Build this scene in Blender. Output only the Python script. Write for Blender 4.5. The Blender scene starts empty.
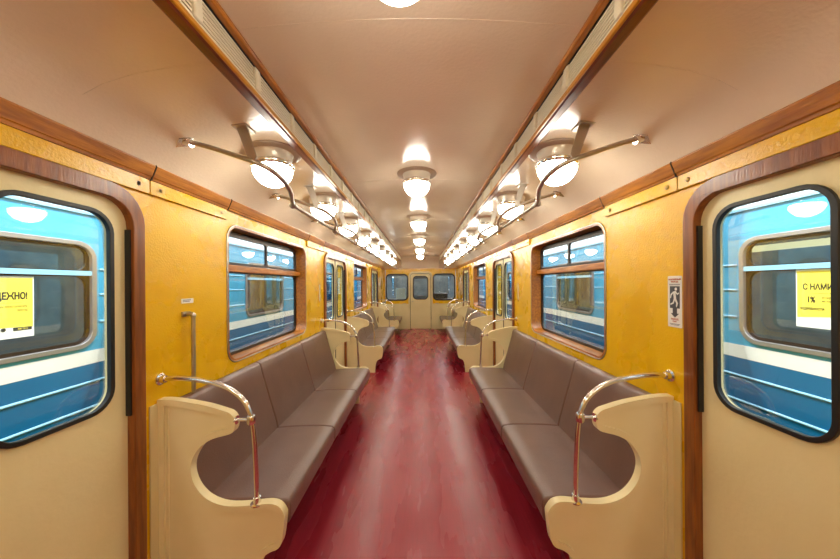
import bpy, bmesh, math, random
from mathutils import Vector, Matrix
from mathutils.geometry import tessellate_polygon
random.seed(7)
PI = math.pi
SC = bpy.context.scene
COL = SC.collection

# ------------------------------------------------------------------ materials
def new_mat(name):
    m = bpy.data.materials.new(name); m.use_nodes = True
    nt = m.node_tree
    for n in list(nt.nodes): nt.nodes.remove(n)
    out = nt.nodes.new('ShaderNodeOutputMaterial')
    return m, nt, out

def srgb(r, g, b):
    f = lambda c: (c/255/12.92) if c/255 <= .04045 else ((c/255+.055)/1.055)**2.4
    return (f(r), f(g), f(b), 1)

def mat(name, col, rough=.5, metal=0, col2=None, scale=20, bump=0, bscale=60, stretch=(1,1,1), coat=0, spec=.5, detail=4, rvar=0, mid=(.35,.65)):
    m, nt, out = new_mat(name)
    b = nt.nodes.new('ShaderNodeBsdfPrincipled')
    nt.links.new(b.outputs[0], out.inputs[0])
    b.inputs['Base Color'].default_value = col
    b.inputs['Roughness'].default_value = rough
    b.inputs['Metallic'].default_value = metal
    b.inputs['Specular IOR Level'].default_value = spec
    if coat:
        b.inputs['Coat Weight'].default_value = coat; b.inputs['Coat Roughness'].default_value = .08
    tc = nt.nodes.new('ShaderNodeTexCoord'); mp = nt.nodes.new('ShaderNodeMapping')
    mp.inputs['Scale'].default_value = stretch
    nt.links.new(tc.outputs['Object'], mp.inputs[0])
    nz = nt.nodes.new('ShaderNodeTexNoise'); nz.inputs['Scale'].default_value = scale; nz.inputs['Detail'].default_value = detail
    nt.links.new(mp.outputs[0], nz.inputs['Vector'])
    if col2:
        r = nt.nodes.new('ShaderNodeValToRGB')
        r.color_ramp.elements[0].position = mid[0]; r.color_ramp.elements[1].position = mid[1]
        r.color_ramp.elements[0].color = col; r.color_ramp.elements[1].color = col2
        nt.links.new(nz.outputs[0], r.inputs[0]); nt.links.new(r.outputs[0], b.inputs['Base Color'])
    if rvar:
        mr = nt.nodes.new('ShaderNodeMapRange')
        mr.inputs[1].default_value = .3; mr.inputs[2].default_value = .7
        mr.inputs[3].default_value = rough-rvar; mr.inputs[4].default_value = rough+rvar
        nt.links.new(nz.outputs[0], mr.inputs[0]); nt.links.new(mr.outputs[0], b.inputs['Roughness'])
    if bump:
        n2 = nt.nodes.new('ShaderNodeTexNoise'); n2.inputs['Scale'].default_value = bscale; n2.inputs['Detail'].default_value = 3
        nt.links.new(mp.outputs[0], n2.inputs['Vector'])
        bp = nt.nodes.new('ShaderNodeBump'); bp.inputs['Strength'].default_value = bump; bp.inputs['Distance'].default_value = .01
        nt.links.new(n2.outputs[0], bp.inputs['Height']); nt.links.new(bp.outputs[0], b.inputs['Normal'])
        if coat: nt.links.new(bp.outputs[0], b.inputs['Coat Normal'])
    return m

def glass_mat(name, tint=(1,1,1,1), refl=1.0):
    m, nt, out = new_mat(name)
    t = nt.nodes.new('ShaderNodeBsdfTransparent'); t.inputs[0].default_value = tint
    g = nt.nodes.new('ShaderNodeBsdfGlossy'); g.inputs['Roughness'].default_value = .01
    fr = nt.nodes.new('ShaderNodeFresnel'); fr.inputs['IOR'].default_value = 1.45
    mu = nt.nodes.new('ShaderNodeMath'); mu.operation = 'MULTIPLY'; mu.inputs[1].default_value = refl
    mx = nt.nodes.new('ShaderNodeMixShader')
    nt.links.new(fr.outputs[0], mu.inputs[0]); nt.links.new(mu.outputs[0], mx.inputs[0])
    nt.links.new(t.outputs[0], mx.inputs[1]); nt.links.new(g.outputs[0], mx.inputs[2]); nt.links.new(mx.outputs[0], out.inputs[0])
    return m

def emit_mat(name, col, s):
    m, nt, out = new_mat(name)
    e = nt.nodes.new('ShaderNodeEmission'); e.inputs[0].default_value = col; e.inputs[1].default_value = s
    nt.links.new(e.outputs[0], out.inputs[0]); return m

LAMP = 18.0
M = dict(
 yellow = mat('yellow_paint', srgb(228,176,0), .28, col2=srgb(234,186,0), scale=3, bump=.22, bscale=110, coat=.08, rvar=.05),
 cream  = mat('cream_paint', srgb(224,208,154), .38, col2=srgb(229,214,162), scale=3, bump=.12, bscale=40, coat=.15),
 cream2 = mat('cream_plastic', srgb(228,212,160), .36, col2=srgb(233,217,168), scale=4, coat=.15),
 ceil   = mat('ceiling_paint', srgb(230,212,188), .17, col2=srgb(235,219,196), scale=2.5, bump=.12, bscale=70, coat=.6, rvar=.04),
 wood   = mat('varnished_wood', srgb(150,86,14), .32, col2=srgb(190,120,30), scale=9, stretch=(5,.6,5), coat=.5, bump=.1, bscale=30),
 woodv  = mat('varnished_wood_upright', srgb(112,56,14), .36, col2=srgb(148,84,24), scale=9, stretch=(5,5,.5), coat=.2, bump=.1, bscale=30),
 woodr  = mat('dark_red_wood', srgb(84,30,8), .36, col2=srgb(120,50,12), scale=9, stretch=(5,.6,5), coat=.4, bump=.1, bscale=30),
 amber  = mat('amber_strip', srgb(196,130,26), .35, coat=.3),
 vinyl  = mat('brown_vinyl', srgb(104,74,62), .30, col2=srgb(113,82,70), scale=5, bump=.25, bscale=160, coat=.4),
 chrome = mat('chrome', (.78,.76,.73,1), .14, 1),
 steel  = mat('satin_steel', (.50,.46,.41,1), .3, 1, bump=.08, bscale=50),
 brass  = mat('dull_brass', srgb(160,125,60), .35, 1),
 rubber = mat('black_rubber', (.012,.012,.012,1), .38),
 dark   = mat('dark_bronze', srgb(52,40,32), .35, .4),
 ivory  = mat('ivory_grille', srgb(232,222,196), .4),
 ivoryd = mat('grille_groove', srgb(120,104,84), .6),
 glass  = glass_mat('window_glass', (.98,.995,1,1), .6),
 tglass = glass_mat('train_glass', (.85,.93,.95,1), .4),
 globe  = emit_mat('lamp_glass', (1,.945,.80,1), LAMP),
 housing = mat('lamp_housing', srgb(226,218,204), .3, .3),
 shed = mat('shed_wall', srgb(66,68,66), .8, col2=srgb(90,90,84), scale=1.5),
 lampbase = mat('lamp_base_paint', srgb(186,164,140), .3, coat=.3),
 white  = mat('white_plastic', srgb(236,234,228), .5),
 blueup = mat('light_blue_paint', srgb(66,160,200), .22, col2=srgb(76,170,208), scale=1.2, coat=.4),
 bluelo = mat('deep_blue_paint', srgb(4,100,148), .22, col2=srgb(10,108,156), scale=1.2, coat=.4),
 stripe = mat('white_stripe_paint', srgb(240,240,232), .3),
 ridge  = mat('pale_ridge_paint', srgb(150,205,232), .3),
 alu    = mat('aluminium_frame', (.40,.38,.38,1), .35, .7),
 roof   = mat('pale_roof_paint', srgb(205,222,228), .5),
 inner  = mat('dim_interior', srgb(96,104,110), .6, col2=srgb(122,126,126), scale=3),
 ground = mat('ballast', srgb(60,58,56), .9, col2=srgb(90,86,80), scale=30, bump=.6, bscale=50),
 pyel   = mat('poster_yellow', srgb(250,230,84), .5),
 pwhite = mat('poster_white', srgb(244,244,236), .5),
 ink    = mat('dark_ink', srgb(50,42,22), .6),
 inkg   = mat('grey_ink', srgb(70,72,76), .6),
 inkr   = mat('red_ink', srgb(190,110,80), .6),
 inky   = mat('faded_ink', srgb(150,130,50), .6),
 under  = mat('heater_box_paint', srgb(84,34,30), .6),
 strip  = emit_mat('reflected_glow', (1,.86,.5,1), .85),  # emission in place of reflected lamp light, not a lamp
)
# worn linoleum floor
def floor_mat():
    m, nt, out = new_mat('red_linoleum')
    b = nt.nodes.new('ShaderNodeBsdfPrincipled'); nt.links.new(b.outputs[0], out.inputs[0])
    tc = nt.nodes.new('ShaderNodeTexCoord')
    def noise(scale, st, det=5):
        mp = nt.nodes.new('ShaderNodeMapping'); mp.inputs['Scale'].default_value = st
        nt.links.new(tc.outputs['Object'], mp.inputs[0])
        n = nt.nodes.new('ShaderNodeTexNoise'); n.inputs['Scale'].default_value = scale; n.inputs['Detail'].default_value = det
        nt.links.new(mp.outputs[0], n.inputs['Vector']); return n
    a = noise(2.2, (2.6,.5,1), 3); c = noise(20, (4,.22,1), 7); d = noise(40, (1,1,1), 6)
    r1 = nt.nodes.new('ShaderNodeValToRGB')
    r1.color_ramp.elements[0].position = .3; r1.color_ramp.elements[1].position = .7
    r1.color_ramp.elements[0].color = srgb(138,28,42); r1.color_ramp.elements[1].color = srgb(152,42,56)
    nt.links.new(a.outputs[0], r1.inputs[0])
    r2 = nt.nodes.new('ShaderNodeValToRGB')
    r2.color_ramp.elements[0].position = .35; r2.color_ramp.elements[1].position = .72
    r2.color_ramp.elements[0].color = (.86,.85,.85,1); r2.color_ramp.elements[1].color = (1.1,1.1,1.1,1)
    nt.links.new(c.outputs[0], r2.inputs[0])
    mx = nt.nodes.new('ShaderNodeMixRGB'); mx.blend_type = 'MULTIPLY'; mx.inputs[0].default_value = .75
    nt.links.new(r1.outputs[0], mx.inputs[1]); nt.links.new(r2.outputs[0], mx.inputs[2])
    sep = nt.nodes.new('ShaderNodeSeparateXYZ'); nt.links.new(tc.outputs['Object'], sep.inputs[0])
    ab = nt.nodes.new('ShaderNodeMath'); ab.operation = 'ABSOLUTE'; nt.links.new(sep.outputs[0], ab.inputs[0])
    wr = nt.nodes.new('ShaderNodeMapRange'); wr.interpolation_type = 'SMOOTHSTEP'  # paler centre lane: lamp reflections painted in together with tread wear
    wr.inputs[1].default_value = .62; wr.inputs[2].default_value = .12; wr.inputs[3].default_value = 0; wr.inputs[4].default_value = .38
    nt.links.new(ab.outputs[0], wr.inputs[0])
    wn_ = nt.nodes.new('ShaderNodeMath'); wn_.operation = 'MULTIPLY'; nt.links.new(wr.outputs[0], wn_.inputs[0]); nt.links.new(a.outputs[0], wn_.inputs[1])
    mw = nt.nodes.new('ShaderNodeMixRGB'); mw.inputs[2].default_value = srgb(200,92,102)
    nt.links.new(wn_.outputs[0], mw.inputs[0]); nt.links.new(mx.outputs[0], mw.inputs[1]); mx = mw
    # pale scuffs
    r3 = nt.nodes.new('ShaderNodeValToRGB')
    r3.color_ramp.elements[0].position = .66; r3.color_ramp.elements[1].position = .78
    nt.links.new(d.outputs[0], r3.inputs[0])
    mx2 = nt.nodes.new('ShaderNodeMixRGB'); mx2.inputs[2].default_value = srgb(196,140,130)
    mm = nt.nodes.new('ShaderNodeMath'); mm.operation = 'MULTIPLY'; mm.inputs[1].default_value = .12
    nt.links.new(r3.outputs[0], mm.inputs[0]); nt.links.new(mm.outputs[0], mx2.inputs[0]); nt.links.new(mx.outputs[0], mx2.inputs[1])
    nt.links.new(mx2.outputs[0], b.inputs['Base Color'])
    mr = nt.nodes.new('ShaderNodeMapRange'); mr.inputs[1].default_value = .3; mr.inputs[2].default_value = .7
    mr.inputs[3].default_value = .22; mr.inputs[4].default_value = .32
    nt.links.new(a.outputs[0], mr.inputs[0]); nt.links.new(mr.outputs[0], b.inputs['Roughness'])
    bp = nt.nodes.new('ShaderNodeBump'); bp.inputs['Strength'].default_value = .05; bp.inputs['Distance'].default_value = .01
    nt.links.new(c.outputs[0], bp.inputs['Height']); nt.links.new(bp.outputs[0], b.inputs['Normal'])
    return m
M['floor'] = floor_mat()

# ------------------------------------------------------------------ mesh helpers
class MB:
    def __init__(s): s.v = []; s.f = []
    def add(s, vs, fs):
        o = len(s.v); s.v += [tuple(v) for v in vs]; s.f += [tuple(i+o for i in f) for f in fs]; return s
    def box(s, x0, x1, y0, y1, z0, z1):
        vs = [(x,y,z) for x in (x0,x1) for y in (y0,y1) for z in (z0,z1)]
        return s.add(vs, [(0,1,3,2),(4,6,7,5),(0,4,5,1),(2,3,7,6),(0,2,6,4),(1,5,7,3)])
    def prism(s, pts, y0, y1):           # profile in x,z swept along y
        n = len(pts)
        vs = [(x,y0,z) for x,z in pts]+[(x,y1,z) for x,z in pts]
        return s.add(vs, [tuple(range(n)), tuple(range(2*n-1,n-1,-1))]+[(i,(i+1)%n,n+(i+1)%n,n+i) for i in range(n)])
    def plate(s, outer, holes, w0, w1, mp):  # 2d outline with holes, extruded w0..w1, mapped by mp(u,v,w)
        loops = [outer]+list(holes)
        tri = tessellate_polygon([[Vector((u,v,0)) for u,v in l] for l in loops])
        flat = [p for l in loops for p in l]; n = len(flat)
        vs = [mp(u,v,w0) for u,v in flat]+[mp(u,v,w1) for u,v in flat]
        fs = [tuple(t) for t in tri]+[tuple(i+n for i in reversed(t)) for t in tri]
        o = 0
        for l in loops:
            k = len(l)
            fs += [(o+i, o+(i+1)%k, n+o+(i+1)%k, n+o+i) for i in range(k)]; o += k
        return s.add(vs, fs)
    def tube(s, pts, r, n=14, cap=True):
        pts = [Vector(p) for p in pts]; m = len(pts)
        up = None; rings = []
        for i,p in enumerate(pts):
            t = (pts[min(i+1,m-1)]-pts[max(i-1,0)]).normalized()
            if up is None:
                up = Vector((0,0,1)) if abs(t.z) < .9 else Vector((1,0,0))
            a = (up - t*up.dot(t)).normalized(); up = a; b = t.cross(a)
            rr = r[i] if isinstance(r,(list,tuple)) else r
            rings.append([p+a*rr*math.cos(2*PI*k/n)+b*rr*math.sin(2*PI*k/n) for k in range(n)])
        vs = [v for rg in rings for v in rg]; fs = []
        for i in range(m-1):
            for k in range(n): fs.append((i*n+k, i*n+(k+1)%n, (i+1)*n+(k+1)%n, (i+1)*n+k))
        if cap: fs += [tuple(range(n-1,-1,-1)), tuple((m-1)*n+k for k in range(n))]
        return s.add(vs, fs)
    def lathe(s, prof, c, ax='z', n=32):   # prof (r,h)
        vs = []; fs = []
        for r,h in prof:
            for k in range(n):
                a = 2*PI*k/n; x,y,z = r*math.cos(a), r*math.sin(a), h
                if ax == 'x': x,y,z = z,x,y
                if ax == 'y': x,y,z = x,z,y
                vs.append((c[0]+x, c[1]+y, c[2]+z))
        m = len(prof)
        for i in range(m-1):
            for k in range(n): fs.append((i*n+k, i*n+(k+1)%n, (i+1)*n+(k+1)%n, (i+1)*n+k))
        fs += [tuple(range(n-1,-1,-1)), tuple((m-1)*n+k for k in range(n))]
        return s.add(vs, fs)
    def build(s, name, mt, parent=None, bevel=0, seg=2, smooth=35, **tags):
        me = bpy.data.meshes.new(name); me.from_pydata(s.v, [], s.f)
        bm = bmesh.new(); bm.from_mesh(me)
        bmesh.ops.remove_doubles(bm, verts=bm.verts, dist=1e-6)
        bmesh.ops.recalc_face_normals(bm, faces=bm.faces); bm.to_mesh(me); bm.free()
        me.materials.append(mt if not isinstance(mt,str) else M[mt])
        for p in me.polygons: p.use_smooth = True
        me.set_sharp_from_angle(angle=math.radians(smooth))
        o = bpy.data.objects.new(name, me); COL.objects.link(o)
        if parent: o.parent = parent
        if bevel:
            b = o.modifiers.new('bevel','BEVEL'); b.width = bevel; b.segments = seg; b.limit_method = 'ANGLE'; b.angle_limit = math.radians(40)
            b.harden_normals = False
        for k,v in tags.items(): o[k] = v
        return o

def rrect(u0,u1,v0,v1,r,n=7, corners=(1,1,1,1)):
    pts = []
    for ci,(cu,cv,a0) in enumerate(((u1-r,v1-r,0),(u0+r,v1-r,PI/2),(u0+r,v0+r,PI),(u1-r,v0+r,3*PI/2))):
        if corners[ci]:
            pts += [(cu+r*math.cos(a0+PI/2*k/n), cv+r*math.sin(a0+PI/2*k/n)) for k in range(n+1)]
        else:
            pts.append(((u1,v1),(u0,v1),(u0,v0),(u1,v0))[ci])
    return pts
def mside(s):                        # u along the car, v up, w outwards
    return lambda u,v,w: (s*w, u, v)
def mend(y0=0):
    return lambda u,v,w: (u, w, v)
def smooth_path(pts, k=8):            # Catmull-Rom
    P = [Vector(p) for p in pts]; P = [2*P[0]-P[1]]+P+[2*P[-1]-P[-2]]; out = []
    for i in range(1,len(P)-2):
        for j in range(k):
            t = j/k
            out.append(.5*((2*P[i])+(-P[i-1]+P[i+1])*t+(2*P[i-1]-5*P[i]+4*P[i+1]-P[i+2])*t*t+(-P[i-1]+3*P[i]-3*P[i+1]+P[i+2])*t**3))
    out.append(P[-2]); return out
def thing(name, label, cat, loc=(0,0,0), group=None):
    o = bpy.data.objects.new(name, None); COL.objects.link(o); o.location = loc; o.empty_display_size = .1
    o['label'] = label; o['category'] = cat
    if group: o['group'] = group
    return o
def struct_empty(name, loc=(0,0,0)):
    o = bpy.data.objects.new(name, None); COL.objects.link(o); o.location = loc; o.empty_display_size = .1
    o['kind'] = 'structure'; return o
def settle(root):                      # children were built in world space: move them under a root with a location
    for ch in list(root.children):
        ch.matrix_parent_inverse = Matrix.Translation(-Vector(root.location))
def dup(root, loc, label=None, group=None):
    r = root.copy(); COL.objects.link(r); r.location = loc
    if label: r['label'] = label
    if group: r['group'] = group
    for ch in list(root.children):
        c = ch.copy(); COL.objects.link(c); c.parent = r
        for g in ch.children:
            d = g.copy(); COL.objects.link(d); d.parent = c
    return r
def dup_flat(o, loc, **kw):
    r = o.copy(); COL.objects.link(r); r.location = loc
    for k,v in kw.items(): r[k] = v
    return r
def text_mesh(name, body, size, mt, parent, origin, xa, up, align='LEFT', sx=1.0, bold=0):
    cu = bpy.data.curves.new(name, 'FONT'); cu.body = body; cu.size = size; cu.align_x = align; cu.extrude = .0008; cu.offset = bold
    t = bpy.data.objects.new(name, cu); COL.objects.link(t)
    bpy.context.view_layer.update()
    dg = bpy.context.evaluated_depsgraph_get()
    me = bpy.data.meshes.new_from_object(t.evaluated_get(dg)); bpy.data.objects.remove(t)
    xa = Vector(xa); up = Vector(up); nn = xa.cross(up)
    mtx = Matrix((( xa.x*sx,up.x,nn.x,origin[0]),(xa.y*sx,up.y,nn.y,origin[1]),(xa.z*sx,up.z,nn.z,origin[2]),(0,0,0,1)))
    me.transform(mtx); me.materials.clear(); me.materials.append(M[mt])
    o = bpy.data.objects.new(name, me); COL.objects.link(o); o.parent = parent; return o
SN = {-1:'left', 1:'right'}
OPP = {-1:'left', 1:'right'}

# ------------------------------------------------------------------ layout
W = 1.32; WO = 1.46; Y0 = -2.2; YE = 10.67
DOORS = [.85, 4.75, 8.65]; WINS = [2.80, 6.70]
DH = .57
trim_n = [0]
def trim(mb, mt, **kw):
    trim_n[0] += 1
    return mb.build('trim_%d' % trim_n[0], mt, kind='structure', **kw)

# floor
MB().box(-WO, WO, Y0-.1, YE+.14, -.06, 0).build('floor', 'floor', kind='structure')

# side walls
for s in (-1,1):
    holes = [rrect(c-DH-.03, c+DH+.03, -.001, 2.02, .15, corners=(1,1,0,0)) for c in DOORS]
    holes += [rrect(c-.71, c+.71, 1.045, 2.035, .11) for c in WINS]
    MB().plate([(Y0,-.06),(YE+.1,-.06),(YE+.1,2.3),(Y0,2.3)], holes, W, WO, mside(s)).build('wall_'+SN[s], 'yellow', kind='structure')

# end walls
ewin = [rrect(-1.22,-.45,1.03,1.95,.15), rrect(.45,1.22,1.03,1.95,.15)]
edoor = rrect(-.375,.375,-.001,1.99,.13, corners=(1,1,0,0))
MB().plate([(-1.46,-.06),(1.46,-.06),(1.46,2.4),(-1.46,2.4)], ewin+[edoor], YE, YE+.09, mend()).build('wall_end', 'yellow', kind='structure')
MB().box(-1.46,1.46,Y0-.1,Y0,-.06,2.6).build('wall_back', 'cream', kind='structure')

# ceiling grid
prof = [(0,2.556),(.18,2.553),(.36,2.544),(.50,2.533),(.60,2.524),(.664,2.517),(.668,2.402),(.71,2.400),(.85,2.388),(1.0,2.362),(1.11,2.328),(1.18,2.29),(1.24,2.24),(1.285,2.18),(1.32,2.12),(1.34,2.06)]
full = [(-x,z) for x,z in reversed(prof[1:])]+prof
ys = [Y0-.05]+[Y0+.3*i for i in range(1,41)]+[10.05+.62*i/10 for i in range(0,12)]
vs = []; fs = []
for y in ys:
    t = max(0,min(1,(y-10.05)/.62)); e = 1-math.sqrt(max(0,1-t*t))
    for x,z in full: vs.append((x, y, z + (min(z,2.157)-z)*e))
n = len(full)
for i in range(len(ys)-1):
    for k in range(n-1): fs.append((i*n+k, i*n+k+1, (i+1)*n+k+1, (i+1)*n+k))
cm = MB().add(vs, fs).build('ceiling', 'ceil', kind='structure', smooth=60)
so = cm.modifiers.new('thick','SOLIDIFY'); so.thickness = .04; so.offset = 1
bm = bmesh.new(); bm.from_mesh(cm.data)
for f in bm.faces:
    f.normal_update()
if sum(f.normal.z for f in bm.faces) < 0: bmesh.ops.reverse_faces(bm, faces=bm.faces)
bm.to_mesh(cm.data); bm.free()

# faint sheet joints across the ceiling
mb = MB()
for k in range(6):
    y = 1.08+1.65*k
    for part in (prof[:6], prof[7:12]):
        for sg in (-1,1):
            for (xa,za),(xb,zb) in zip(part[:-1], part[1:]):
                mb.add([(sg*xa,y-.003,za+.002),(sg*xb,y-.003,zb+.002),(sg*xb,y-.001,zb-.0012),(sg*xa,y-.001,za-.0012),(sg*xa,y+.003,za+.002),(sg*xb,y+.003,zb+.002)], [(0,1,2,3),(3,2,5,4),(0,4,5,1)])
trim(mb, 'ceil')
# cornice mouldings, fascia panels and wainscot beside the doors
joints = [Y0, .22, 1.485, 2.075, 3.53, 4.115, 5.385, 5.975, 7.43, 8.015, 9.285, YE]
for s in (-1,1):
    mb = MB()
    for a,b in zip(joints[:-1], joints[1:]):
        mb.prism([(s*x,z) for x,z in ((1.325,2.123),(1.300,2.123),(1.296,2.136),(1.291,2.139),(1.272,2.188),(1.276,2.196),(1.29,2.198),(1.325,2.17))], a+.002, b-.002)
    trim(mb, 'wood', bevel=.002, seg=1)
    mb = MB()
    for y in joints[1:-1]:
        mb.prism([(s*x,z) for x,z in ((1.31,2.120),(1.297,2.121),(1.269,2.188),(1.273,2.199),(1.30,2.195))], y-.0025, y+.0025)
    trim(mb, 'dark')
    for a,b in ((.22,1.485),(1.485,2.075),(3.53,4.115),(4.115,5.385),(5.385,5.975),(7.43,8.015),(8.015,9.285),(9.285,9.9)):
        p = trim(MB().box(s*1.304, s*1.322, a+.002, b-.002, 2.054, 2.124), 'yellow', bevel=.002, seg=1)
        k = 3 if b-a > .8 else 2
        for i in range(k):
            y = a+.06+(b-a-.12)*i/(k-1)
            MB().lathe([(.0001,0),(.011,0),(.011,-.003*1),(.006,-.006),(.0001,-.006)], (s*1.304,y,2.088), 'x', 14).build('screw','brass',p)
            if s > 0: pass
    for a,b in ((1.485,1.535),(4.065,4.115),(5.385,5.435),(7.965,8.015),(9.285,9.335),(.14,.215)):
        trim(MB().box(s*1.312, s*1.3205, a, b, 0, 1.0), 'cream', bevel=.002, seg=1)
# skirting along the end wall
mb = MB()
for a,b in ((-1.32,-.43),(.43,1.32)): mb.box(a,b,YE-.012,YE+.002,0,.90)
trim(mb, 'cream', bevel=.003, seg=1)
mb = MB(); mb.box(-1.3,1.3,YE-.02,YE+.002,2.12,2.145); trim(mb, 'amber')
mb = MB()
for a in (-1.25,1.25): mb.box(a-.012,a+.012,YE-.016,YE+.002,.9,2.12)
for a in (-.64,.52): mb.box(a,a+.12,YE-.03,YE,.895,.915)
trim(mb, 'steel')

# ceiling vents
for s in (-1,1):
    mb = MB().prism([(s*x,z) for x,z in ((.620,2.53),(.620,2.511),(.626,2.505),(.645,2.505),(.650,2.511),(.650,2.53))], Y0, 10.0)
    for i in range(9): mb.lathe([(.0001,0),(.007,0),(.005,-.004),(.0001,-.004)], (s*.636, .8+i*1.1, 2.506), 'z', 10)
    trim(mb, 'wood', bevel=.002, seg=1)
    mb = MB()
    segs = [(Y0,.2),(.2,2.1),(2.1,4.0),(4.0,5.9),(5.9,7.8),(7.8,10.0)]
    for a,b in segs:
        mb.prism([(s*x,z) for x,z in ((.652,2.405),(.652,2.386),(.660,2.380),(.692,2.379),(.702,2.386),(.704,2.405))], a+.0015, b-.0015)
    trim(mb, 'woodr', bevel=.002, seg=1)
    trim(MB().prism([(s*x,z) for x,z in ((.643,2.402),(.643,2.389),(.646,2.386),(.656,2.386),(.656,2.402))], Y0, 10.0), 'amber')
    g = thing('ceiling_vent', 'long ribbed ivory air vent between wood strips on the %s side of the ceiling' % SN[s], 'air vent', (s*.65, 4, 2.46), 'ceiling air vents')
    mb = MB(); N = 7; h = .101/N
    for i in range(N):
        z = 2.503-i*h; x = .652-.006*i/N
        mb.prism([(s*(x+.012),z),(s*(x+.001),z),(s*x,z-.15*h),(s*x,z-.45*h),(s*(x+.001),z-.58*h),(s*(x+.012),z-.58*h)], Y0, 10.0)
    mb.build('ribbed_grille', 'ivory', g, smooth=20)
    MB().box(s*.6625, s*.667, Y0, 10.0, 2.402, 2.510).build('dark_backing', 'dark', g)
    MB().prism([(s*.648,2.518),(s*.648,2.506),(s*.662,2.506),(s*.662,2.518)], Y0, 10.0).build('gap_shadow_strip', 'rubber', g)  # solid black strip stands in for the shade above the grille
    y = .56
    while y < 9.9:
        MB().prism([(s*x,z) for x,z in ((.655,2.508),(.644,2.502),(.640,2.485),(.637,2.425),(.640,2.412),(.655,2.410))], y, y+.034).build('cover_clip', 'ivory', g, bevel=.004)
        y += .34
    settle(g)

# ------------------------------------------------------------------ doors
def pane(mb_outline, w, s, name, parent, mt='glass'):
    return MB().plate(mb_outline, [], w, w+.004, mside(s)).build(name, mt, parent)
dn = 0
for s in (-1,1):
    for c in DOORS:
        dn += 1
        d = struct_empty('door_%d' % dn, (s*1.38, c, 0))
        # wooden surround
        outer = rrect(c-.60, c+.60, 0, 2.052, .165, corners=(1,1,0,0))
        inner = rrect(c-.543, c+.543, 0, 1.987, .115, corners=(1,1,0,0))
        # U shape as one outline
        arch = [p for p in outer[:-2]] ; 
        o_pts = [(c+.60,0)]+outer[:16]+[(c-.60,0)]
        i_pts = [(c-.543,0)]+list(reversed(inner[:16]))+[(c+.543,0)]
        MB().plate(o_pts+i_pts, [], 1.298, 1.36, mside(s)).build('door_frame', 'woodv', d, bevel=.005)
        # black rubber seal against the frame, above elbow height
        for e in (-1,1):
            MB().box(s*1.312, s*1.334, c+e*.539-.005, c+e*.539+.005, 1.0, 1.86).build('door_seal','rubber', d)
        for e in (-1,1):
            a,b = (c, c+DH+.02) if e > 0 else (c-DH-.02, c)
            ga,gb = (c+.077, c+.478) if e > 0 else (c-.478, c-.077)
            hole = rrect(ga+.012, gb-.012, 1.072, 1.915, .085)
            leaf = MB().plate([(a+.003,.012),(b-.003,.012),(b-.003,2.02),(a+.003,2.02)], [hole], 1.334, 1.358, mside(s)).build('door_leaf', 'cream', d, bevel=.003, seg=1)
            MB().plate(rrect(ga,gb,1.06,1.927,.097), [rrect(ga+.018,gb-.018,1.078,1.909,.080)], 1.322, 1.342, mside(s)).build('window_gasket','rubber',leaf, bevel=.006, seg=3)
            pane(rrect(ga+.01,gb-.01,1.07,1.917,.085), 1.345, s, 'window_pane', leaf)
            MB().box(s*1.328, s*1.35, c+e*.006-.005, c+e*.006+.005, .012, 2.02).build('edge_rubber','rubber',leaf)
        settle(d)
# end door
dn += 1
d = struct_empty('door_%d' % dn, (0,YE,0))
outer = rrect(-.43,.43,0,2.045,.17, corners=(1,1,0,0)); inner = rrect(-.375,.375,0,1.985,.13, corners=(1,1,0,0))
MB().plate([(.43,0)]+outer[:16]+[(-.43,0),(-.375,0)]+list(reversed(inner[:16]))+[(.375,0)], [], YE-.025, YE+.05, mend()).build('door_frame','cream',d,bevel=.005)
leaf = MB().plate([(.362,.012)]+rrect(-.362,.362,.012,1.97,.12)[:16]+[(-.362,.012)], [rrect(-.25,.25,1.07,1.87,.12)], YE+.0, YE+.03, mend()).build('door_leaf','cream',d,bevel=.003,seg=1)
MB().plate(rrect(-.272,.272,1.048,1.892,.14), [rrect(-.24,.24,1.08,1.86,.11)], YE-.015, YE+.005, mend()).build('window_gasket','dark',leaf,bevel=.006)
MB().plate(rrect(-.25,.25,1.07,1.87,.12), [], YE+.012, YE+.016, mend()).build('window_pane','glass',leaf)
MB().tube([(-.315,YE-.005,.98),(-.315,YE-.05,.98)], .01).tube([(-.33,YE-.05,.98),(-.25,YE-.05,.98)], .009).build('door_handle','steel',leaf)
mb = MB()
for z in (.4,1.5):
    mb.tube([(.368,YE-.03,z-.05),(.368,YE-.03,z+.05)], .009)
mb.build('hinge','dark',leaf)
for a in (-.366,.366):
    MB().box(a-.006,a+.006,YE-.012,YE+.01,.01,1.86).build('door_seal','rubber',d)
settle(d)

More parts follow.
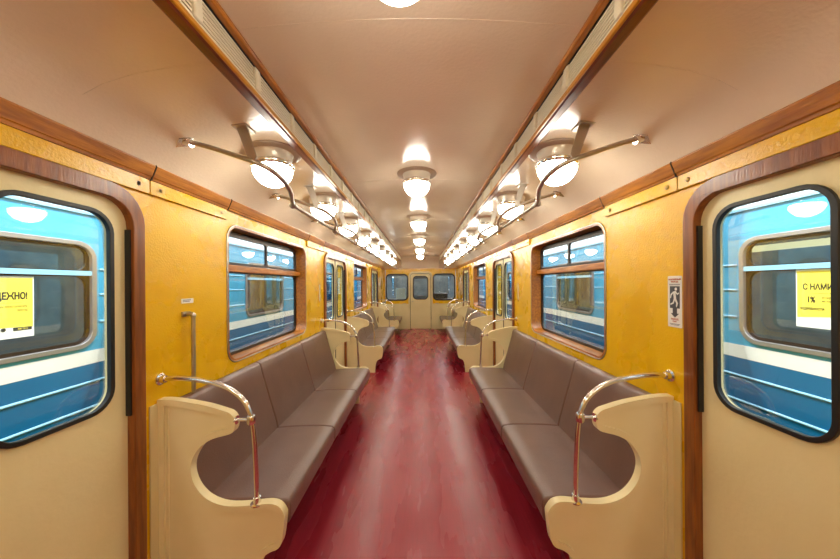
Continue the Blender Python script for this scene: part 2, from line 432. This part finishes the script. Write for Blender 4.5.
# ------------------------------------------------------------------ windows
wn = 0
for s in (-1,1):
    for c in WINS:
        wn += 1
        w_ = struct_empty('window_%d' % wn, (s*1.42, c, 1.045))
        o = rrect(c-.71, c+.71, 1.045, 2.035, .11)
        i = rrect(c-.693, c+.693, 1.064, 2.018, .095)
        MB().plate(o, [i], 1.316, 1.455, mside(s)).build('window_frame','wood',w_, bevel=.003, seg=2)
        MB().plate(rrect(c-.716, c+.716, 1.039, 2.041, .116), [rrect(c-.706,c+.706,1.049,2.031,.106)], 1.313, 1.322, mside(s)).build('frame_lip','steel',w_, bevel=.003)
        MB().plate(rrect(c-.695,c+.695,1.062,2.020,.095), [rrect(c-.668,c+.668,1.088,1.692,.06), rrect(c-.668,c+.668,1.765,1.985,.05)], 1.425, 1.445, mside(s)).build('sash','dark',w_, bevel=.003)
        MB().box(s*1.375, s*1.428, c-.69, c+.69, 1.70, 1.752).build('transom','wood',w_, bevel=.006)
        MB().plate(rrect(c-.655,c+.655,1.752,1.995,.05), [rrect(c-.630,c-.010,1.775,1.968,.03), rrect(c+.010,c+.630,1.775,1.968,.03)], 1.405, 1.425, mside(s)).build('hopper_sash','dark',w_, bevel=.003)
        pane([(c-.69,1.07),(c+.69,1.07),(c+.69,1.72),(c-.69,1.72)], 1.434, s, 'lower_pane', w_)
        pane([(c-.635,1.77),(c-.005,1.77),(c-.005,1.973),(c-.635,1.973)], 1.413, s, 'upper_pane', w_)
        pane([(c+.005,1.77),(c+.635,1.77),(c+.635,1.973),(c+.005,1.973)], 1.413, s, 'upper_pane', w_)
        settle(w_)
for s in (-1,1):
    wn += 1
    a,b = (-1.22,-.45) if s < 0 else (.45,1.22)
    w_ = struct_empty('window_%d' % wn, ((a+b)/2, YE, 1.03))
    MB().plate(rrect(a-.02,b+.02,1.01,1.97,.17), [rrect(a+.03,b-.03,1.06,1.92,.12)], YE-.015, YE+.04, mend()).build('window_frame','dark',w_,bevel=.006)
    MB().plate(rrect(a+.01,b-.01,1.04,1.94,.14), [], YE+.02, YE+.024, mend()).build('pane','glass',w_)
    settle(w_)

# ------------------------------------------------------------------ seat partitions
def S(px, py, s_=193.5): return ((421.5-px)/s_-.035, 1.6-(py-284)/s_)
OUT = [S(*p) for p in ((157,397),(170,396.9),(183.6,398.4),(206.8,402.7),(224.6,408),(231,410.5),(235,415),(236,422),(234.5,428),(230,431),(213.9,435.4),(201.4,443.6),(193.8,456),(192.2,468),(196,481),(205,492.5),(217.4,499.5),(231.7,502.3),(252,501.5),(269,499.9),(278.5,502.5),(284,510),(284.3,516),(281.8,536),(278,544),(270,547.5),(264,552),(260,560))]
OUT[0] = (1.316, OUT[0][1])
OUT = OUT+[(.815,.10),(.82,0.0),(1.316,0.0)]
def inset(poly, d):
    n = len(poly); A = sum(poly[i][0]*poly[(i+1)%n][1]-poly[(i+1)%n][0]*poly[i][1] for i in range(n))
    sg = 1 if A > 0 else -1; out = []
    for i in range(n):
        p0,p1,p2 = Vector(poly[i-1]),Vector(poly[i]),Vector(poly[(i+1)%n])
        a = (p1-p0).normalized(); b = (p2-p1).normalized()
        na = Vector((-a.y,a.x))*sg; nb = Vector((-b.y,b.x))*sg; m = (na+nb)
        m = m.normalized()/max(.5,(m.normalized()).dot(na)); q = p1+m*d; out.append((q.x,q.y))
    return out
def resample(poly):
    pts = smooth_path([(x,0,z) for x,z in poly[:28]], 3)
    return [(p.x,p.z) for p in pts]+poly[28:]
OUTS = resample(OUT)
def partition(s, y, label):
    t = thing('seat_partition', label, 'seat partition', (s*1.05, y, 0), 'cream seat partitions')
    mp = lambda u,v,w: (s*u, w, v)
    MB().plate(OUTS, [], y-.009, y+.009, mp).build('panel','cream2',t, bevel=.003)
    MB().plate(inset(OUTS,-.0015), [inset(OUTS,.030)], y-.021, y+.021, mp).build('moulded_rim','cream2',t, bevel=.006, seg=3, smooth=50)
    # inner raised beading line near the wall
    mb = MB()
    for e in (-1,1): mb.tube([(s*1.27,y+e*.009,.03),(s*1.27,y+e*.009,.975)], .004, 8)
    mb.build('beading','cream2',t)
    settle(t); return t
def part_rail(s, y, label):
    t = thing('partition_handrail', label, 'handrail', (s*.82, y, .47), 'chrome handrails on the seat partitions')
    path = smooth_path([(s*1.31,y,1.118),(s*1.22,y,1.122),(s*1.12,y,1.112),(s*1.02,y,1.09),(s*.945,y,1.055),(s*.885,y,1.0),(s*.853,y,.93),(s*.838,y,.84),(s*.828,y,.66),(s*.822,y,.485)], 6)
    MB().tube(path, .0125, 16).build('rail','chrome',t)
    f = MB().lathe([(.0001,0),(.030,0),(.030,.006),(.020,.010),(.018,.03),(.0001,.03)] if s < 0 else [(.0001,0),(.030,0),(.030,-.006),(.020,-.010),(.018,-.03),(.0001,-.03)], (s*1.32,y,1.118), 'x', 20)
    for e in (-1,1): f.lathe([(.0001,0),(.006,0),(.006,-s*.012),(.0001,-s*.012)], (s*1.32,y,1.118+e*.022), 'x', 8)
    f.build('wall_flange','chrome',t)
    MB().lathe([(.0001,-.022),(.018,-.022),(.021,-.015),(.021,.015),(.018,.022),(.0001,.022)], (s*.850,y,.905), 'z', 20).build('collar','chrome',t)
    MB().tube([(s*.86,y,.905),(s*.955,y,.905)], .009).lathe([(.0001,0),(.022,0),(.022,s*.008),(.0001,s*.008)], (s*.922,y,.905),'x',16).build('stub','chrome',t)
    MB().lathe([(.0001,0),(.032,0),(.032,.005),(.020,.009),(.017,.035),(.0001,.035)], (s*.822,y,.472), 'z', 24).build('base_flange','chrome',t)
    settle(t); return t
PY = [1.55, 4.05, 5.45, 7.95, 9.35]
PN = ['nearest, with a C-shaped cutout, at the near end of the first bench','at the far end of the first bench, before the middle doors','just past the middle doors, near end of the second bench','at the far end of the second bench','last before the end wall, beside the short corner seat']
RN = ['over the nearest partition','over the partition before the middle doors','over the partition just past the middle doors','over the partition closing the second bench','over the last partition before the end wall']
for s in (-1,1):
    for y,a,b in zip(PY,PN,RN):
        partition(s, y, 'cream %s-hand seat partition %s' % (SN[s], a))
        part_rail(s, y, 'bent chrome handrail %s on the %s' % (b, SN[s]))

# ------------------------------------------------------------------ benches
def bench(s, y0, y1, k, label, cat='bench'):
    t = thing('bench_seat', label, cat, (s*1.0, (y0+y1)/2, 0), 'brown vinyl benches')
    L = (y1-y0)/k
    for i in range(k):
        a,b = y0+i*L+.003, y0+(i+1)*L-.003
        # cushion with a soft crown
        prof_ = [(.672,.345),(.665,.375),(.662,.43),(.668,.458),(.685,.472),(.76,.480),(.88,.480),(1.02,.474),(1.125,.466),(1.14,.44),(1.14,.345)]
        MB().prism([(s*x,z) for x,z in prof_], a, b).build('seat_cushion','vinyl',t, bevel=.012, seg=3, smooth=60)
        bp = [(1.112,.44),(1.128,.52),(1.168,.66),(1.208,.80),(1.236,.90),(1.25,.965),(1.262,.982),(1.285,.988),(1.31,.985),(1.313,.44)]
        MB().prism([(s*x,z) for x,z in bp], a, b).build('backrest','vinyl',t, bevel=.011, seg=3, smooth=60)
    MB().box(s*.74, s*1.30, y0+.01, y1-.01, .31, .346).build('seat_frame','under',t)
    MB().prism([(s*.98,0),(s*.94,.31),(s*1.31,.31),(s*1.31,0)], y0+.01, y1-.01).build('heater_box','under',t, bevel=.01)
    settle(t)
for s in (-1,1):
    bench(s, 1.572, 4.028, 3, 'long brown vinyl bench nearest the camera along the %s wall' % SN[s])
    bench(s, 5.472, 7.928, 3, 'long brown vinyl bench beyond the middle doors on the %s' % SN[s])
    bench(s, 9.372, 10.62, 1, 'short brown vinyl corner seat against the end wall on the %s' % SN[s], 'seat')

# ------------------------------------------------------------------ lamps
def make_lamp(name, label):
    t = thing(name, label, 'ceiling lamp')
    MB().lathe([(.0001,.0),(.172,.0),(.170,-.006),(.155,-.011),(.0001,-.011)], (0,0,0), 'z', 40).build('base_plate','lampbase',t)
    MB().lathe([(.0001,-.010),(.122,-.010),(.116,-.020),(.112,-.070),(.0001,-.070)], (0,0,0), 'z', 40).build('housing','housing',t)
    mb = MB().lathe([(.104,-.066),(.118,-.066),(.124,-.072),(.124,-.084),(.119,-.092),(.110,-.096),(.104,-.092)], (0,0,0), 'z', 40)
    for k in range(18):
        a = 2*PI*k/18; mb.lathe([(.0001,-.074),(.0035,-.075),(.0035,-.094),(.0001,-.095)], (.1185*math.cos(a),.1185*math.sin(a),0), 'z', 6)
    mb.build('chrome_ring','chrome',t)
    MB().lathe([(.100,-.084),(.110,-.097),(.111,-.110),(.106,-.130),(.094,-.153),(.075,-.175),(.050,-.191),(.026,-.200),(.010,-.2035),(.0001,-.204)], (0,0,0), 'z', 36).build('glass_globe','globe',t, smooth=80)
    return t
ordn = ['first','second','third','fourth','fifth','sixth','seventh','eighth','ninth','tenth']
L0 = None
cy = [.77]+[2.60+1.645*k for k in range(5)]
for k,y in enumerate(cy):
    lab = 'round glowing glass lamp, %s from the camera in the middle row of the ceiling' % ordn[k]
    if L0 is None: L0 = make_lamp('ceiling_lamp', lab); L0['group'] = 'middle row of ceiling lamps'; L0.location = (-.02,y,2.556)
    else: dup(L0, (0,y,2.556), lab, 'middle row of ceiling lamps')
for k in (1,2):
    pass
sy = [1.80+.93*k for k in range(9)]
for s in (-1,1):
    for k,y in enumerate(sy):
        o = dup(L0, (s*.86,y,2.389), 'round glowing glass lamp, %s from the camera in the %s row over the benches' % (ordn[k], SN[s]), '%s row of ceiling lamps' % SN[s])
        o.rotation_euler = (0, s*.08, 0)
# the same rows go on behind the viewer
for s in (-1,0,1):
    for y in ((-.0,-.9,-1.7) if s else (-1.0,)):
        o = dup(L0, (s*.86, y, 2.389 if s else 2.556), 'round glowing glass lamp behind the viewer', 'ceiling lamps behind the viewer')
        o.rotation_euler = (0, s*.08, 0)

# ------------------------------------------------------------------ overhead rails
for s in (-1,1):
    t = thing('overhead_handrail', 'long steel overhead handrail with curved brackets along the %s side' % SN[s], 'handrail', (s*.78, 5, 2.1), 'overhead handrails')
    MB().tube([(s*.765,1.87,2.098),(s*.765,9.9,2.098)], .0125, 14).build('rail','steel',t)
    for k in range(9):
        y = 1.49+.905*k
        path = [(s*1.135,y,2.318),(s*1.03,y,2.292),(s*.90,y,2.25),(s*.80,y+.005,2.217)]
        path = smooth_path(path+[(s*.735,y+.04,2.19),(s*.700,y+.11,2.158),(s*.702,y+.20,2.13),(s*.735,y+.30,2.108),(s*.765,y+.385,2.098)], 5)
        MB().tube(path, .0125, 14).build('cross_arm','steel',t)
        MB().prism([(s*.826,2.393),(s*.880,2.390),(s*.822,2.232),(s*.786,2.222),(s*.778,2.236)], y-.004, y+.004).build('strap','steel',t, bevel=.001, seg=1)
        MB().box(s*.815, s*.89, y-.03, y+.06, 2.380, 2.392).build('strap_foot','steel',t, bevel=.002)
        mb = MB().plate([(0,-.038),(.05,0),(0,.038),(-.05,0)], [], 0, .006, lambda u,v,w: (s*(1.135+u*.90), y+v, 2.317-u*.44-w-.002))
        mb.tube([(s*1.135,y,2.318),(s*1.10,y,2.306)], .02, 14)
        mb.build('end_flange','chrome',t)
        MB().lathe([(.0001,-.022),(.014,-.020),(.021,-.010),(.023,0),(.021,.010),(.014,.020),(.0001,.022)], (s*.765,y+.39,2.098), 'y', 16).build('joint','steel',t)
    settle(t)

# ------------------------------------------------------------------ small wall fittings
t = thing('wall_handrail', 'short upright steel grab rail on the yellow left wall beside the near bench', 'handrail', (-1.28,1.72,1.0))
MB().tube([(-1.275,1.72,.99),(-1.275,1.72,1.425)], .011).build('rail','steel',t)
mb = MB().tube(smooth_path([(-1.275,1.72,1.42),(-1.275,1.72,1.432),(-1.290,1.72,1.438),(-1.32,1.72,1.438)],4), .013)
mb.box(-1.322,-1.312,1.69,1.75,1.424,1.452).build('bracket','steel',t)
settle(t)
t = thing('information_plate', 'small white printed plate above the grab rail on the left wall', 'plate', (-1.319,1.77,1.51))
MB().box(-1.3212,-1.3185,1.69,1.78,1.498,1.526).build('backing','white',t, bevel=.001, seg=1)
mb = MB()
for z,a in ((1.517,.06),(1.509,.05)): mb.box(-1.3185,-1.3180,1.70,1.70+a,z-.002,z+.002)
mb.build('print','inkg',t)
settle(t)
for s in (-1,1):
    t = thing('instruction_plate', 'slim upright pale plate on the %s wall just before the middle doors' % SN[s], 'plate', (s*1.319,3.98,1.5), 'pale plates by the middle doors')
    MB().plate(rrect(3.955,4.0,1.37,1.61,.015), [], 1.3155, 1.321, mside(s)).build('backing','amber',t)
    MB().plate(rrect(3.962,3.993,1.38,1.60,.01), [], 1.3145, 1.3157, mside(s)).build('face','cream',t)
    settle(t)
# emergency exit sticker, right wall
t = thing('emergency_exit_sign', 'upright white emergency exit sticker with running figure on the yellow right wall', 'sign', (1.319,1.52,1.37))
ya,yb,za,zb = 1.478,1.562,1.372,1.632
MB().plate(rrect(ya,yb,za,zb,.006), [], 1.3175, 1.321, mside(1)).build('backing','white',t)
F = lambda u,v,w: (1.3172-w, yb-u*(yb-ya), za+v*(zb-za))   # u left to right, v up, in sign units
def poly(name, pts, mt, w0=0, w1=.0008): return MB().plate(pts, [], w0, w1, F).build(name, mt, t)
poly('pictogram_field', [(.16,.37),(.86,.37),(.86,.80),(.16,.80)], 'inkg')
poly('arrow', [(.36,.37),(.66,.37),(.66,.27),(.80,.27),(.51,.19),(.22,.27),(.36,.27)], 'inkg')
mb = MB()
mb.plate([(.60+.09*math.cos(a*PI/6),.745+.030*math.sin(a*PI/6)) for a in range(12)], [], .0008, .0014, F)
for pts in ([(.40,.69),(.56,.71),(.62,.56),(.46,.54)], [(.46,.56),(.60,.57),(.74,.47),(.66,.39),(.60,.41),(.62,.47)], [(.46,.57),(.55,.55),(.44,.46),(.22,.43),(.20,.455),(.38,.485)], [(.42,.70),(.40,.66),(.28,.62),(.24,.56),(.19,.57),(.22,.64)], [(.54,.70),(.58,.67),(.70,.63),(.82,.66),(.80,.68),(.70,.66),(.60,.71)]):
    mb.plate(pts, [], .0008, .0014, F)
mb.build('running_figure','white',t)
text_mesh('heading_text','АВАРИЙНЫЙ\nВЫХОД',.0115,'inkr',t,(1.3165,(ya+yb)/2,za+.94*(zb-za)-.006),(0,-1,0),(0,0,1),'CENTER')
text_mesh('lower_text','ВЫХОД\nEXIT',.0115,'inkr',t,(1.3165,(ya+yb)/2,za+.155*(zb-za)-.003),(0,-1,0),(0,0,1),'CENTER')
mb = MB()
for v,a in ((.835,.12),(.82,.12),(.06,.14),(.04,.2)): mb.plate([(a,v),(1-a,v),(1-a,v+.008),(a,v+.008)], [], 0, .0008, F)
mb.build('small_print','inkg',t)
settle(t)

# ------------------------------------------------------------------ trains on the neighbouring tracks
TX = 3.09
def train(s, y0, label, first):
    t = thing('metro_train', label, 'train', (s*(TX+1.3), y0+9.5, 0), 'blue metro trains on the neighbouring tracks')
    y1 = y0+19.2
    wins = [2.15+3.9*k for k in range(-2,4)] if first else [y0+3.6+3.9*k for k in range(4)]
    wins = [c for c in wins if y0+.9 < c < y1-.9]
    doors = [c+1.95 for c in wins if c+1.95 < y1-.8]
    ms = mside(s)
    holes = [rrect(c-.71,c+.71,1.04,2.0,.15) for c in wins]+[rrect(c+e-.16,c+e+.16,1.08,1.92,.08) for c in doors for e in (-.28,.28)]
    # the white stripe splits two tones of blue
    MB().plate([(y0,.995),(y1,.995),(y1,2.28),(y0,2.28)], holes, TX, TX+.05, ms).build('upper_side','blueup',t)
    MB().plate([(y0,-.25),(y1,-.25),(y1,.87),(y0,.87)], [], TX, TX+.05, ms).build('lower_side','bluelo',t)
    MB().box(s*(TX-.002), s*(TX+.05), y0, y1, .87, .995).build('white_stripe','stripe',t)
    rp = [(0,0),(.02,.10),(.10,.24),(.30,.38),(.65,.50),(1.30,.56),(1.95,.50),(2.30,.38),(2.50,.24),(2.58,.10),(2.60,0),(2.55,0),(2.2,.30),(1.30,.46),(.40,.30),(.05,0)]
    MB().prism([(s*(TX+x),2.28+z) for x,z in rp], y0, y1).build('roof','roof',t)
    MB().box(s*(TX-.02), s*(TX+.01), y0, y1, 2.27, 2.295).build('rain_gutter','ridge',t)
    MB().plate([(y0,-.25),(y1,-.25),(y1,2.28),(y0,2.28)], [], TX+2.55, TX+2.6, ms).build('far_side','inner',t)
    MB().box(s*(TX+.05), s*(TX+2.55), y0, y1, -.05, 0).build('cabin_floor','inner',t)
    for yy in (y0, y1): MB().box(s*TX, s*(TX+2.6), yy-.02, yy+.02, -.25, 2.3).build('end_panel','bluelo',t)
    MB().box(s*(TX+.3), s*(TX+2.3), y0+.5, y1-.5, -.9, -.25).build('undercarriage','inner',t)
    def ribs(z, name):
        gaps = sorted([(c-.76,c+.76) for c in wins]) if 1.04 < z < 2.0 else []
        gaps += [(c-.6,c+.6) for c in doors]; gaps.sort(); mb = MB(); a = y0
        for g0,g1 in gaps+[(y1,y1)]:
            if g0 > a+.02: mb.tube([(s*TX,a,z),(s*TX,g0,z)], .011, 8)
            a = max(a,g1)
        mb.build(name,'ridge',t)
    for z in (.14,.46,.70,1.26,1.52,1.76): ribs(z,'body_ridge')
    for c in doors:
        d_ = MB().plate(rrect(c-.6,c+.6,0.0,2.1,.1,corners=(1,1,0,0)), [rrect(c+e-.16,c+e+.16,1.08,1.92,.08) for e in (-.28,.28)], TX-.012, TX+.004, ms).build('sliding_door','blueup',t, bevel=.004)
        MB().box(s*(TX-.014),s*(TX-.011),c-.6,c+.6,.87,.995).build('stripe_band','stripe',d_)
        for e in (-.28,.28):
            MB().plate(rrect(c+e-.18,c+e+.18,1.06,1.94,.10), [rrect(c+e-.155,c+e+.155,1.085,1.915,.075)], TX-.02, TX, ms).build('door_window_rubber','rubber',d_)
    for c in wins:
        f = MB().plate(rrect(c-.725,c+.725,1.025,2.015,.16), [rrect(c-.685,c+.685,1.065,1.975,.125)], TX-.018, TX+.06, ms).build('window_frame','alu',t, bevel=.006)
        MB().plate(rrect(c-.69,c+.69,1.06,1.98,.13), [rrect(c-.655,c+.655,1.095,1.69,.09), rrect(c-.655,c+.655,1.75,1.95,.07)], TX+.012, TX+.035, ms).build('inner_sash','dark',f)
        MB().box(s*(TX-.012),s*(TX+.03),c-.69,c+.69,1.70,1.742).build('window_bar','ridge',f)
        MB().plate(rrect(c-.68,c+.68,1.07,1.97,.12), [], TX+.018, TX+.022, ms).build('pane','tglass',f)
    if s > 0 and first:  # added glowing strip stands in for lamp light reflected behind the glass
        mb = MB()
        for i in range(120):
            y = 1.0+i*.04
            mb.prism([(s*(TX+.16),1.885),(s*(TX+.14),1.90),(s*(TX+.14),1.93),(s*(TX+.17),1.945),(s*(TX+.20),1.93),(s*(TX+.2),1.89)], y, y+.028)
        mb.build('reflected_glow_strip','strip',t)
    for sx in range(3):
        y = wins[min(sx+1,len(wins)-1)]
        MB().prism([(s*(TX+.12),.44),(s*(TX+.16),.95),(s*(TX+.24),.95),(s*(TX+.26),.5),(s*(TX+.7),.48),(s*(TX+.7),.4),(s*(TX+.12),.38)], y-1.1, y+1.1).build('bench','vinyl',t)
    settle(t)
for s in (-1,1):
    train(s, -5.2, 'blue metro train with white stripe standing outside the %s windows' % SN[s], True)
    train(s, 14.6, 'blue metro carriage farther along the %s track, seen through the end windows' % SN[s], False)

# posters inside the neighbouring train windows
def poster(s, ya, yb, za, zb, label):
    t = thing('advertising_poster', label, 'poster', (s*(TX+.008),(ya+yb)/2,za), 'yellow posters in the neighbouring train windows')
    X = TX+.009
    MB().box(s*X, s*(X+.003), ya, yb, za, zb).build('sheet','pwhite',t)
    near = X-.001
    # yellow field with a sagging lower edge
    pts = [(ya+.008,zb-.012),(yb-.008,zb-.012)]
    nseg = 12
    for i in range(nseg+1):
        u = i/nseg; y = (yb-.008)+(ya+.008-yb+.008)*u
        k = (y-ya)/(yb-ya)
        pts.append((y, za+.075+.05*(1-k if s > 0 else k*.0+ .25*math.sin(PI*k))))
    MB().plate(pts, [], near-.0005, near+.001, mside(s)).build('yellow_field','pyel',t)
    return t, near-.0006
t, nx = poster(-1, 1.86, 2.425, 1.205, 1.68, 'yellow poster behind the glass of the left-hand train')
XA = (0,1,0); UP = (0,0,1)
text_mesh('headline','НАДЕЖНО!',.072,'ink',t,(-nx,2.385,1.505),XA,UP,'RIGHT',.62,.003)
MB().box(-nx-.0008,-nx,2.0,2.35,1.475,1.478).build('rule','inky',t)
text_mesh('subline','с нами легко оплатить\nпроезд',.030,'inky',t,(-nx,2.385,1.44),XA,UP,'RIGHT',.6)
MB().lathe([(.0001,0),(.014,0),(.014,.0008),(.0001,.0008)],(-nx,2.245,1.275),'x',20).build('round_logo','ink',t)
MB().box(-nx-.0008,-nx,2.30,2.41,1.26,1.285).build('logo_bar','ink',t)
text_mesh('logo_bar_text','МЕТРО',.018,'pyel',t,(-nx+.0015,2.355,1.266),XA,UP,'CENTER',.9)
settle(t)
t, nx = poster(1, 1.92, 2.455, 1.235, 1.694, 'yellow poster behind the glass of the right-hand train')
XA = (0,-1,0)
text_mesh('headline','С НАМИ ПРОЩЕ',.064,'ink',t,(nx,2.41,1.535),XA,UP,'LEFT',.68,.0018)
MB().box(nx-.0008,nx,2.05,2.36,1.505,1.508).build('rule','inky',t)
text_mesh('percent_figure','1%',.064,'ink',t,(nx,2.385,1.435),XA,UP,'LEFT',.68,.0018)
text_mesh('small_text','возвращаем\nна карту',.026,'inky',t,(nx,2.295,1.465),XA,UP,'LEFT',.7)
text_mesh('condition_text','ПОДРОБНОСТИ',.026,'ink',t,(nx,2.43,1.375),XA,UP,'LEFT',.72,.0006)
e_ = MB()
e_.plate([(2.165+.016*math.cos(a*PI/10),1.295+.016*math.sin(a*PI/10)) for a in range(20)], [[(2.165+.010*math.cos(a*PI/10),1.295+.010*math.sin(a*PI/10)) for a in range(20)]], nx-.0008, nx, mside(1))
e_.build('round_emblem','inkg',t)
settle(t)

# ------------------------------------------------------------------ outside: trackbed
o = MB().box(-30,30,-30,60,-1.2,-1.1).build('trackbed','ground')
o['kind'] = 'structure'
# pale end wall of the shed far beyond the end windows
MB().box(-7,7,34.6,35,-1.1,5).build('wall_shed','shed', kind='structure')

# unseen fill lights added above the gaps to brighten the neighbouring trains
for s in (-1,1):
    for k in range(6):
        li = bpy.data.lights.new('gap_fill_light','AREA'); li.shape = 'RECTANGLE'; li.size = .25; li.size_y = 7.6; li.energy = 230; li.color = (.93,.98,1)
        lo = bpy.data.objects.new('gap_fill_light', li); COL.objects.link(lo)
        lo.location = (s*2.0, -2+8*k, 3.6)
        lo.rotation_euler = (0, -s*.42*-1*-1, 0)
# area lights added inside the neighbouring trains to lift their dark interiors
for s in (-1,1):
    for k in range(3):
        li = bpy.data.lights.new('carriage_fill_light','AREA'); li.shape = 'RECTANGLE'; li.size = .3; li.size_y = 5.5; li.energy = 45; li.color = (.95,.98,1)
        lo = bpy.data.objects.new('carriage_fill_light', li); COL.objects.link(lo); lo.location = (s*(TX+1.3), -1.5+6*k, 2.6)
# driver's cab behind the end wall
ms_ = mside
for s in (-1,1):
    MB().plate([(YE+.09,-.06),(12.6,-.06),(12.6,2.35),(YE+.09,2.35)], [rrect(11.2,12.56,.95,2.05,.06)], 1.36, 1.375, ms_(s)).build('wall_cab_'+SN[s], 'inner', kind='structure')
MB().plate([(-1.42,-.06),(1.42,-.06),(1.42,2.4),(-1.42,2.4)], [rrect(-1.2,-.42,1.1,1.95,.1), rrect(.42,1.2,1.1,1.95,.1), rrect(-.28,.28,1.1,1.85,.1)], 12.6, 12.66, mend()).build('wall_cab_front','inner', kind='structure')
MB().box(-1.42,1.42,YE+.09,12.66,2.35,2.4).build('ceiling_cab','inner', kind='structure')
MB().box(-1.42,1.42,YE+.14,12.66,-.06,0).build('floor_cab','inner', kind='structure')
t = thing('driver_chair', 'pale grey driver chair seen through the left end window', 'chair', (-.75,11.7,0))
MB().box(-.98,-.55,11.5,11.9,.48,.58).build('seat','roof',t,bevel=.03,seg=3)
MB().box(-.96,-.57,11.5,11.58,.58,1.45).build('backrest','roof',t,bevel=.03,seg=3)
MB().tube([(-.765,11.7,0),(-.765,11.7,.5)],.05).build('pedestal','steel',t)
settle(t)
t = thing('driver_console', 'dark control desk in the cab beyond the end wall', 'control desk', (.2,12.3,0))
MB().prism([(-1.3,0),(1.3,0),(1.3,1.0),(-1.3,1.0)], 12.3, 12.59).build('desk','dark',t,bevel=.02)
MB().box(.5,1.1,12.25,12.45,1.0,1.22).build('instrument_box','dark',t,bevel=.02)
settle(t)
# ------------------------------------------------------------------ world, camera
w = bpy.data.worlds.new('depot_light'); SC.world = w; w.use_nodes = True
bg = w.node_tree.nodes['Background']; bg.inputs[0].default_value = (.86,.95,1,1); bg.inputs[1].default_value = 1.3

cam = bpy.data.cameras.new('camera'); co = bpy.data.objects.new('camera', cam); COL.objects.link(co)
cam.sensor_width = 36; cam.lens = 300/840*36; cam.clip_start = .02
cam.shift_x = -1.5/840; cam.shift_y = 4.5/840
co.matrix_world = Matrix.Translation((.035,0,1.6)) @ Matrix.Rotation(PI/2,4,'X') @ Matrix.Rotation(math.radians(-.4),4,'Z')
SC.camera = co
SC.view_settings.view_transform = 'Standard'; SC.view_settings.look = 'None'
SC.view_settings.gamma = 1; SC.view_settings.use_curve_mapping = False
SC.view_settings.exposure = .45
